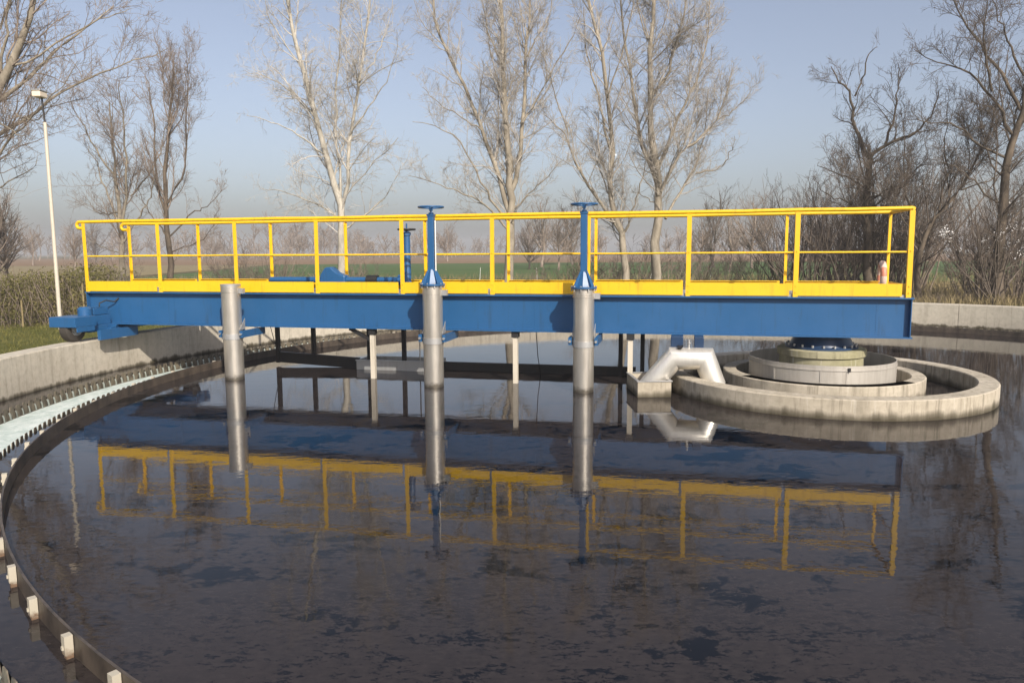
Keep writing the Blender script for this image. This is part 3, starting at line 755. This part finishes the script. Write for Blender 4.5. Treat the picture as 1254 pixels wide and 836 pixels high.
px_tree('alder_tree', 'rounded brown bare tree left of the taller one, near the lamp post', 30,
  [([(152,365),(150,320),(146,270),(142,220),(138,170),(132,125)], .17, .03),
   ([(148,290),(160,240),(168,190),(172,145),(176,115)], .09, .02), ([(147,275),(125,235),(110,200),(92,175)], .07, .015),
   ([(149,300),(178,262),(196,238),(206,215)], .06, .015), ([(146,260),(118,262),(95,250),(78,238)], .05, .012), ([(143,220),(122,180),(116,150),(112,128)], .06, .012),
   ([(160,240),(185,200),(190,160),(192,130)], .05, .012), ([(148,310),(118,300),(95,290)], .04, .01)], 15, M['tan_bark'], M['brown_twig'], dens=.95, up=.30)
px_tree('alder_tree', 'narrow upright brown bare tree, tallest at the left behind the railing', 30,
  [([(208,365),(208,320),(204,270),(202,220),(206,170),(210,120),(212,75)], .18, .03),
   ([(205,270),(192,225),(190,180),(186,130),(180,95)], .08, .02), ([(204,250),(224,215),(230,170),(233,120),(230,85)], .07, .015),
   ([(207,290),(235,262),(258,250),(274,232)], .05, .012), ([(206,290),(186,262),(172,230)], .05, .012), ([(206,170),(222,135),(226,95),(222,70)], .04, .01),
   ([(208,310),(238,300),(262,285),(278,255)], .035, .01)], 16, M['dark_bark'], M['brown_twig'], dens=.95, up=.45, l1=.34)
px_tree('ash_tree', 'large orange-tan bare tree reaching in over the lamp from the left edge', 21,
  [([(-75,390),(-70,300),(-55,220),(-30,160),(5,95),(28,40),(45,-10),(55,-60)], .26, .06),
   ([(-45,200),(-10,165),(20,140),(48,112),(90,82),(130,62),(172,40)], .10, .012),
   ([(-20,140),(15,100),(40,60),(68,20),(95,-20)], .10, .02),
   ([(-50,230),(-15,215),(20,178),(52,150),(88,120),(120,88)], .07, .01),
   ([(-60,260),(-20,235),(10,212),(28,188)], .05, .01), ([(10,85),(45,65),(80,35),(118,15),(140,0)], .05, .01),
   ([(-40,180),(-25,110),(-15,50),(0,-20)], .10, .03), ([(20,140),(55,150),(85,138),(108,128)], .03, .008),
   ([(-30,165),(5,155),(30,160),(60,172),(84,180)], .04, .01), ([(-5,110),(8,50),(20,0),(25,-50)], .07, .02)], 17, M['tan_bark'], M['brown_twig'], dens=.8, up=.22)
px_tree('walnut_tree', 'gnarled dark bare tree with stubby crooked limbs behind the right railing', 26,
  [([(1066,372),(1062,310),(1060,262),(1063,215),(1066,192)], .21, .12),
   ([(1066,196),(1054,170),(1048,140),(1047,110),(1036,92),(1028,76)], .11, .02), ([(1047,118),(1056,95),(1058,72),(1064,62)], .05, .015),
   ([(1066,194),(1085,176),(1106,168),(1120,150),(1126,120)], .10, .02), ([(1084,177),(1094,150),(1096,120),(1102,98),(1100,78)], .07, .015),
   ([(1062,232),(1040,218),(1018,210),(1000,200)], .06, .012), ([(1106,168),(1130,160),(1148,158)], .04, .01), ([(1062,250),(1085,232),(1110,222),(1130,200)], .06, .012),
   ([(1061,270),(1035,250),(1005,240),(985,220)], .05, .01)], 18, M['dark_bark'], M['dark_twig'], dens=1.15, up=.25, l1=.36)
px_tree('willow_tree', 'leaning dark bare tree with long slanting limb above the right tank wall', 23.5,
  [([(1126,372),(1124,330),(1130,295),(1148,262),(1172,235),(1190,205),(1212,160),(1225,110)], .13, .02),
   ([(1127,310),(1122,262),(1118,215),(1124,170),(1132,130)], .06, .012), ([(1150,258),(1160,215),(1158,170),(1165,120)], .05, .012), ([(1175,232),(1205,225),(1235,205),(1262,195)], .04, .01),
   ([(1130,300),(1105,270),(1090,235),(1080,200)], .04, .01)], 19, M['dark_bark'], M['dark_twig'], dens=1.25, up=.3)
px_tree('oak_tree', 'large spreading bare tree at the right edge above the tank wall', 22.5,
  [([(1222,372),(1224,310),(1228,250),(1236,190),(1248,140),(1262,90),(1275,40)], .22, .06),
   ([(1240,165),(1218,118),(1190,85),(1160,72),(1138,52)], .07, .012), ([(1236,195),(1205,175),(1180,150),(1150,142),(1125,140)], .06, .01),
   ([(1250,135),(1232,85),(1215,40),(1205,0),(1198,-40)], .08, .02), ([(1215,112),(1200,60),(1195,15),(1190,-30)], .05, .012), ([(1228,255),(1200,225),(1180,205),(1160,195)], .05, .01),
   ([(1230,230),(1252,205),(1275,190)], .06, .015), ([(1258,100),(1245,40),(1240,-20)], .06, .015), ([(1226,290),(1250,260),(1270,240)], .05, .012)], 20, M['dark_bark'], M['dark_twig'], dens=1.2, up=.2)

# generic shrubs: many thin stems from one foot
def shrub_mesh(name, seed, h, w, stems, mat, dens=1.0):
    g = np.random.default_rng(seed); n = 8; a = g.random(stems) * 2 * np.pi; sp = g.random(stems) ** .6
    foot = np.stack([np.cos(a) * sp * w * .25, np.sin(a) * sp * w * .25, np.zeros(stems)], 1)
    d = unit(np.stack([np.cos(a) * sp * w / h * .8, np.sin(a) * sp * w / h * .8, np.ones(stems)], 1)); ln = h * g.uniform(.5, 1.05, stems)
    L = np.empty((stems, n, 3)); L[:, 0] = foot; cur = d
    for k in range(1, n):
        cur = unit(cur + g.normal(0, .10, (stems, 3)) + np.array([0, 0, .02])); L[:, k] = L[:, k-1] + cur * (ln / (n - 1))[:, None]
    Rr = (g.uniform(.010, .026, stems) * h / 3)[:, None] * np.linspace(1, .3, n)[None]
    A, RA = grow(g, L, Rr, 3.2 * dens, .15, (38, 14), .38, .35, .6, .012, 5, .25, .15, 0, .15)
    Bb, RB = grow(g, A, RA, 5.4 * dens, .1, (42, 16), .5, .35, .7, .007, 4, .15, .18, 0, .1)
    RB = np.maximum(RB, .0035)
    return mesh_from_lines(name, [(L, Rr, 5), (A, RA, 4), (Bb, RB, 3)], mat)

sh_big = [shrub_mesh('stems', 40 + k, 4.2, 2.6, 22, M[['dark_twig', 'brown_twig', 'dark_twig'][k]], .9) for k in range(3)]
sh_low = [shrub_mesh('stems', 60 + k, 1.5, 1.6, 26, M[['brown_twig', 'dark_twig'][k]], 1.6) for k in range(2)]
ORD = ['leftmost'] + [w + ' from left' for w in 'second third fourth fifth sixth seventh eighth ninth tenth eleventh twelfth thirteenth fourteenth'.split()]
def ordinals(objs, fmt):
    for k, o in enumerate(sorted(objs, key=lambda o: o.location.x / o.location.y)): o['label'] = fmt.format('rightmost' if k == len(objs) - 1 else ORD[k])
def put_shrub(me, x, Y, sc, label, group, name='bare_shrub'):
    p = at(x, 366, Y); o = bpy.data.objects.new(name, me); col.objects.link(o)
    o.location = (p.x, Y, GZ - .03); o.rotation_euler = (0, 0, random.uniform(0, 6.28)); o.scale = (sc, sc, sc * random.uniform(.9, 1.1))
    return tag(o, label, 'shrub', group)
for i, (x, Y, sc) in enumerate([(965, 29, .85), (990, 27, 1.0), (1012, 30, 1.25), (1030, 26.5, 1.05), (1052, 29, 1.3), (1078, 28, 1.25), (1098, 26.5, 1.1), (1112, 30, 1.35)]):
    put_shrub(sh_big[i % 3], x, Y, sc, 'tall dense brown bare shrub in the thicket behind the right railing', 'thicket behind the right railing')
for i, (x, Y, sc) in enumerate([(1195, 23.5, .75), (1212, 24.5, 1.0), (1238, 23, .8), (1256, 24, 1.0)]):
    put_shrub(sh_big[(i + 1) % 3], x, Y, sc, 'dark bare shrub under the big tree at the right edge', 'shrubs at the right edge')
for i, (x, Y, sc) in enumerate([(120, 27, 1.0), (145, 26, .8), (250, 28, .7), (300, 27, 1.05), (338, 29, 1.1), (350, 27, .9), (430, 28, .9), (455, 30, .7)]):
    put_shrub(sh_low[i % 2], x, Y, sc * 1.2, 'low scrubby bare bush behind the left half of the railing', 'bushes behind the left railing')
for i, (x, Y, sc) in enumerate([(655, 30, .8), (700, 29, 1.0), (735, 28, 1.1), (775, 28.5, 1.2), (820, 28, 1.2), (850, 30, 1.0), (890, 31, 1.2), (930, 29, 1.1)]):
    put_shrub(sh_low[i % 2], x, Y, sc * 1.2, 'low brown bare bush behind the right half of the railing', 'bushes behind the right railing')
for i in range(14):
    put_shrub(sh_low[i % 2], 965 + i * 23 + random.uniform(-8, 8), random.uniform(21.8, 23.2), random.uniform(.22, .42), 'short tangle of undergrowth along the foot of the right tank wall', 'undergrowth by the right tank wall')

# blossoming shrub at the right
Yb = 22.2; pb = at(1212, 366, Yb)
e = thing('blossom_shrub', 'dark shrub with small white blossoms near the right edge', 'shrub', (pb.x, Yb, GZ - .03))
g = np.random.default_rng(90); st = 14; n = 8
L = np.empty((st, n, 3)); L[:, 0] = g.normal(0, .12, (st, 3)) * [1, 1, 0]; cur = unit(np.stack([g.normal(-.12, .30, st), g.normal(0, .3, st), np.ones(st)], 1)); ln = g.uniform(1.8, 4.2, st)
for k in range(1, n): cur = unit(cur + g.normal(0, .1, (st, 3))); L[:, k] = L[:, k-1] + cur * (ln / (n-1))[:, None]
Rr = g.uniform(.018, .034, st)[:, None] * np.linspace(1, .3, n)[None]
A, RA = grow(g, L, Rr, 3.4, .2, (45, 14), .36, .3, .6, .012, 5, .15, .15); Bb, RB = grow(g, A, RA, 5, .1, (42, 16), .5, .3, .7, .007, 4, .1, .18, 0, .1)
me = mesh_from_lines('stems', [(L, Rr, 5), (A, RA, 4), (Bb, np.maximum(RB, .0035), 3)], M['dark_twig']); o = bpy.data.objects.new('stems', me); col.objects.link(o); o.parent = e
tips = Bb[:, 1:].reshape(-1, 3); tips = tips[(tips[:, 2] > 1.3)]; cen = tips[g.permutation(len(tips))[:16]]
dist = np.min(np.linalg.norm(tips[:, None] - cen[None], axis=2), axis=1); tips = tips[dist < .22]; tips = tips[g.permutation(len(tips))[:230]]
def scatter_quads(g, P, s0, s1, tilt=1.0, asp=1.0):
    N = len(P); nrm = unit(g.normal(size=(N, 3))); u = unit(np.cross(nrm, g.normal(size=(N, 3)))); w = np.cross(nrm, u); s = g.uniform(s0, s1, (N, 1))
    V = np.stack([P - u*s - w*s*asp, P + u*s - w*s*asp, P + u*s + w*s*asp, P - u*s + w*s*asp], 1).reshape(-1, 3)
    return V, np.arange(N * 4).reshape(-1, 4)
P = np.repeat(tips, 4, 0) + g.normal(0, .022, (len(tips) * 4, 3)); V, Q = scatter_quads(g, P, .007, .016)
o = bpy.data.objects.new('blossoms', quad_mesh('blossoms', V, Q, M['petal'], False)); col.objects.link(o); o.parent = e; tag(o, kind='stuff')

# hedge on the left, beyond the lawn
e = thing('hedge', 'rough olive-brown hedge along the lawn at the left edge', 'hedge', (-14.6, 18.3, GZ))
g = np.random.default_rng(33); N = 42000
hx = g.uniform(-5.5, 5.2, N); hy = g.normal(0, .45, N); top = 1.22 + .10 * np.sin(hx * 1.7) + .08 * np.sin(hx * 4.1 + 1) + g.normal(0, .05, N)
hz = top * g.random(N) ** .75
P = np.stack([hx, hy - hx * .10, hz], 1); V, Q = scatter_quads(g, P, .010, .034, 1, .35)
o = bpy.data.objects.new('foliage', quad_mesh('foliage', V, Q, M['hedge_leaf'], False)); col.objects.link(o); o.parent = e; tag(o, kind='stuff')
ns = 900; sx = g.uniform(-5.5, 5.2, ns); L = np.empty((ns, 5, 3)); L[:, 0] = np.stack([sx, g.normal(0, .35, ns) - sx * .10, np.zeros(ns)], 1); cur = unit(np.stack([g.normal(0, .2, ns), g.normal(0, .2, ns), np.ones(ns)], 1))
for k in range(1, 5): cur = unit(cur + g.normal(0, .12, (ns, 3))); L[:, k] = L[:, k-1] + cur * g.uniform(.18, .37, (ns, 1))
o = bpy.data.objects.new('stems', mesh_from_lines('stems', [(L, np.full((ns, 5), .006), 3)], M['brown_twig'])); col.objects.link(o); o.parent = e

# grass on the verge, reeds and dry tufts
def blades(g, P, h0, h1, w, lean=.35):
    N = len(P); h = g.uniform(h0, h1, N)[:, None]; a = g.random(N) * 2 * np.pi; u = np.stack([np.cos(a), np.sin(a), np.zeros(N)], 1)
    l = g.normal(0, lean, (N, 3)) * [1, 1, 0]; m_ = P + (l * .35 + [0, 0, .55]) * h; t_ = P + (l + [0, 0, .92]) * h
    V = np.stack([P - u*w, P + u*w, m_ + u*w*.7, m_ - u*w*.7, t_ + u*w*.15, t_ - u*w*.15], 1).reshape(-1, 3); i = np.arange(N) * 6
    return V, np.concatenate([np.stack([i, i+1, i+2, i+3], 1), np.stack([i+3, i+2, i+4, i+5], 1)])
g = np.random.default_rng(5); N = 26000; a = np.radians(g.uniform(100, 200, N)); r = np.sqrt(g.uniform(10.75**2, 17.5**2, N))
P = np.stack([C.x + r*np.cos(a), C.y + r*np.sin(a), np.full(N, GZ)], 1); V, Q = blades(g, P, .03, .08, .006)
o = bpy.data.objects.new('grass', quad_mesh('grass', V, Q, M['grass_blade'], False)); col.objects.link(o); tag(o, 'short olive grass on the verge beside the tank wall', 'grass', kind='stuff')
N = 34000; y = 21 + 26 * g.random(N) ** 1.6; x = g.uniform(-.75, .75, N) * y; P = np.stack([x, y, np.full(N, GZ)], 1)
keep = np.hypot(P[:, 0] - C.x, P[:, 1] - C.y) > 11; P = P[keep]; V, Q = blades(g, P, .12, .48, .009)
o = bpy.data.objects.new('dry_grass', quad_mesh('dry_grass', V, Q, M['dry_grass'], False)); col.objects.link(o); tag(o, 'long dry straw grass under the trees beyond the tank', 'grass', kind='stuff')

# ------------------------------------------------------------------ middle-distance and far trees
def far_tree_mesh(seed, h, mat, dens):
    g = np.random.default_rng(seed); n = 8
    spec = [([(0,0,0), (g.normal(0,.2), 0, h*.35), (g.normal(0,.4), g.normal(0,.3), h*.7), (g.normal(0,.5), 0, h)], .16, .03)]
    for k in range(6):
        a = g.random() * 6.28; z0 = h * g.uniform(.15, .5); rr = h * g.uniform(.18, .34)
        spec.append(([(0,0,z0), (rr*.5*math.cos(a), rr*.5*math.sin(a), z0 + h*.15), (rr*math.cos(a), rr*math.sin(a), min(h, z0 + h*g.uniform(.3,.5)))], .08, .02))
    L = np.array([spline(p, n) for p, _, _ in spec]); Rr = np.array([np.linspace(a, b, n) for _, a, b in spec])
    A, RA = grow(g, L, Rr, 2.2 * dens, .1, (45, 14), .40, .35, .5, .05, 5, .3, .15); Bb, RB = grow(g, A, RA, 3.2 * dens, .1, (42, 15), .5, .35, .6, .022, 4, .2, .17, 0, .3)
    RB = np.maximum(RB, .011)
    return mesh_from_lines('branches', [(L, Rr, 5), (A, RA, 3), (Bb, RB, 3)], mat)
ft = [far_tree_mesh(200 + k, 7.5, M[['brown_twig', 'dark_twig', 'brown_twig'][k]], 1.5) for k in range(3)]
def far_tree(i, x, Y, sc, label, group):
    p = at(x, 320, Y); o = bpy.data.objects.new('bare_tree', ft[i % 3]); col.objects.link(o); o.location = (p.x, Y, GZ - .05); o.rotation_euler = (0, 0, random.uniform(0, 6.28)); o.scale = (sc * 1.15, sc * 1.15, sc)
    tag(o, label, 'tree', group)
for i, (x, Y, sc) in enumerate([(548, 130, .8), (648, 70, .55), (663, 78, .9), (684, 66, .62), (701, 92, 1.1), (733, 120, .7), (858, 60, .5), (874, 74, .95), (893, 58, .55), (921, 68, .8), (938, 105, 1.2)]):
    far_tree(i, x, Y, sc, 'smaller brown bare tree standing out in the field behind the middle trees', 'bare trees in the field')
for i, (x, Y, sc) in enumerate([(8, 36, .55), (-8, 34, .6), (40, 110, .75), (92, 75, .55), (118, 140, 1.0), (262, 120, .6)]):
    far_tree(i, x, Y, sc, 'brown bare tree in the field near the lamp post', 'bare trees in the left field')
# far wood along the horizon: one mass
g = np.random.default_rng(77); nt = 430; n = 5
fx = g.uniform(-230, 230, nt); fy = g.uniform(170, 300, nt) ; h = g.uniform(3.5, 8, nt) * (1 + .35 * np.sin(fx * .045 + 1) * np.sin(fx * .13))
L = np.empty((nt, n, 3)); L[:, 0] = np.stack([fx, fy, np.full(nt, GZ)], 1)
for k in range(1, n): L[:, k] = L[:, k-1] + np.stack([g.normal(0, .25, nt), g.normal(0, .25, nt), h / (n-1)], 1)
Rr = np.full((nt, 1), .16) * np.linspace(1, .3, n)[None]
A, RA = grow(g, L, Rr, 2.6, .05, (50, 15), .48, .3, .7, .09, 3, .25, .15); Bb, RB = grow(g, A, RA, 1.5, .1, (45, 16), .55, .3, .7, .05, 3, .2, .15, 0, .5)
RB = np.maximum(RB, .055); RA = np.maximum(RA, .06)
o = bpy.data.objects.new('distant_wood', mesh_from_lines('distant_wood', [(L, Rr, 4), (A, RA, 3), (Bb, RB, 3)], M['brown_twig'])); col.objects.link(o); tag(o, 'hazy brown line of bare woodland along the horizon', 'wood', kind='stuff')

# ------------------------------------------------------------------ lamp post and stakes
Yl = 16.4; top = at(55, 150, Yl); foot = at(74, 398, Yl); foot.z = GZ
e = thing('lamp_post', 'tall thin white lamp post with small head at the left', 'lamp post', foot)
v = top - foot
m = MB(); m.tube([(0,0,-.05), v * .5, v], [.042, .038, .034], 14); m.build('pole', M['cream'], e, 40)
h = at(51, 119, Yl) - foot
m = MB(); m.tube([v, v * .35 + h * .65, h], [.020, .019, .019], 8); m.build('arm', M['dark_steel'], e, 40)
m = MB(); m.box(h.x - .11, h.x + .07, h.y - .17, h.y + .10, h.z - .02, h.z + .10); hd = m.build('lamp_head', M['lampglass'], e, None, .02)
m = MB(); m.box(h.x - .12, h.x + .08, h.y - .18, h.y + .11, h.z + .101, h.z + .135); m.build('lamp_cover', M['galv'], hd, None, .01)
for px_, py_, Y, hh, lab in [(28, 398, 17.0, .62, 'short pale stake standing in front of the hedge at the left edge'), (104, 398, 17.2, 1.0, 'thin pale stake beside the hedge, just left of the railing end')]:
    q = at(px_, py_, Y); m = MB(); m.tube([(0,0,-.1),(.01,0,hh*.5),(.0,.01,hh)], [.022,.02,.018], 7); o = m.build('stake', M['dry_grass'], None, 40); o.location = (q.x, Y, GZ); tag(o, lab, 'stake')
for px_ in (587, 657, 796, 869, 945, 1043):
    q = at(px_, 350, 33); m = MB(); m.tube([(0,0,-.1),(.03,0,.5),(.10 * random.uniform(-1, 1) + .05, .03, .95)], [.014,.013,.011], 6); o = m.build('stake', M['white'], None, 40); o.location = (q.x, 33, GZ)
    tag(o, 'thin pale stake in the grass seen between the railings', 'stake', 'pale stakes beyond the railing')

# ------------------------------------------------------------------ haze
m = MB(); m.box(-920, 920, -920, 935, -1.9, 16.0)
hz = m.build('haze', []); 
mh = bpy.data.materials.new('haze_air'); mh.use_nodes = True; nt = mh.node_tree; nt.nodes.remove(nt.nodes['Principled BSDF'])
pv = nt.nodes.new('ShaderNodeVolumePrincipled'); pv.inputs['Color'].default_value = (.97, .965, .965, 1); pv.inputs['Density'].default_value = .0013; pv.inputs['Anisotropy'].default_value = 0.1
nt.links.new(pv.outputs['Volume'], nt.nodes['Material Output'].inputs['Volume']); hz.data.materials.append(mh); tag(hz, 'pale haze in the air over the fields', 'haze', kind='stuff')

# each look-alike told apart by its place in its row
for grp, fmt in (('thicket behind the right railing', 'tall brown bare shrub, {} in the thicket behind the right railing'),
                 ('shrubs at the right edge', 'dark bare shrub, {} under the big tree at the right edge'),
                 ('bushes behind the left railing', 'low scrubby bare bush, {} behind the left half of the railing'),
                 ('bushes behind the right railing', 'low brown bare bush, {} behind the right half of the railing'),
                 ('undergrowth by the right tank wall', 'short tangle of undergrowth, {} along the right tank wall'),
                 ('bare trees in the field', 'small hazy bare tree in the field behind the middle trees, {}'),
                 ('bare trees in the left field', 'brown bare tree in the field near the lamp post, {}'),
                 ('pale stakes beyond the railing', 'thin pale stake seen through the railing, {} in the grass')):
    ordinals([o for o in bpy.data.objects if o.get('group') == grp], fmt)
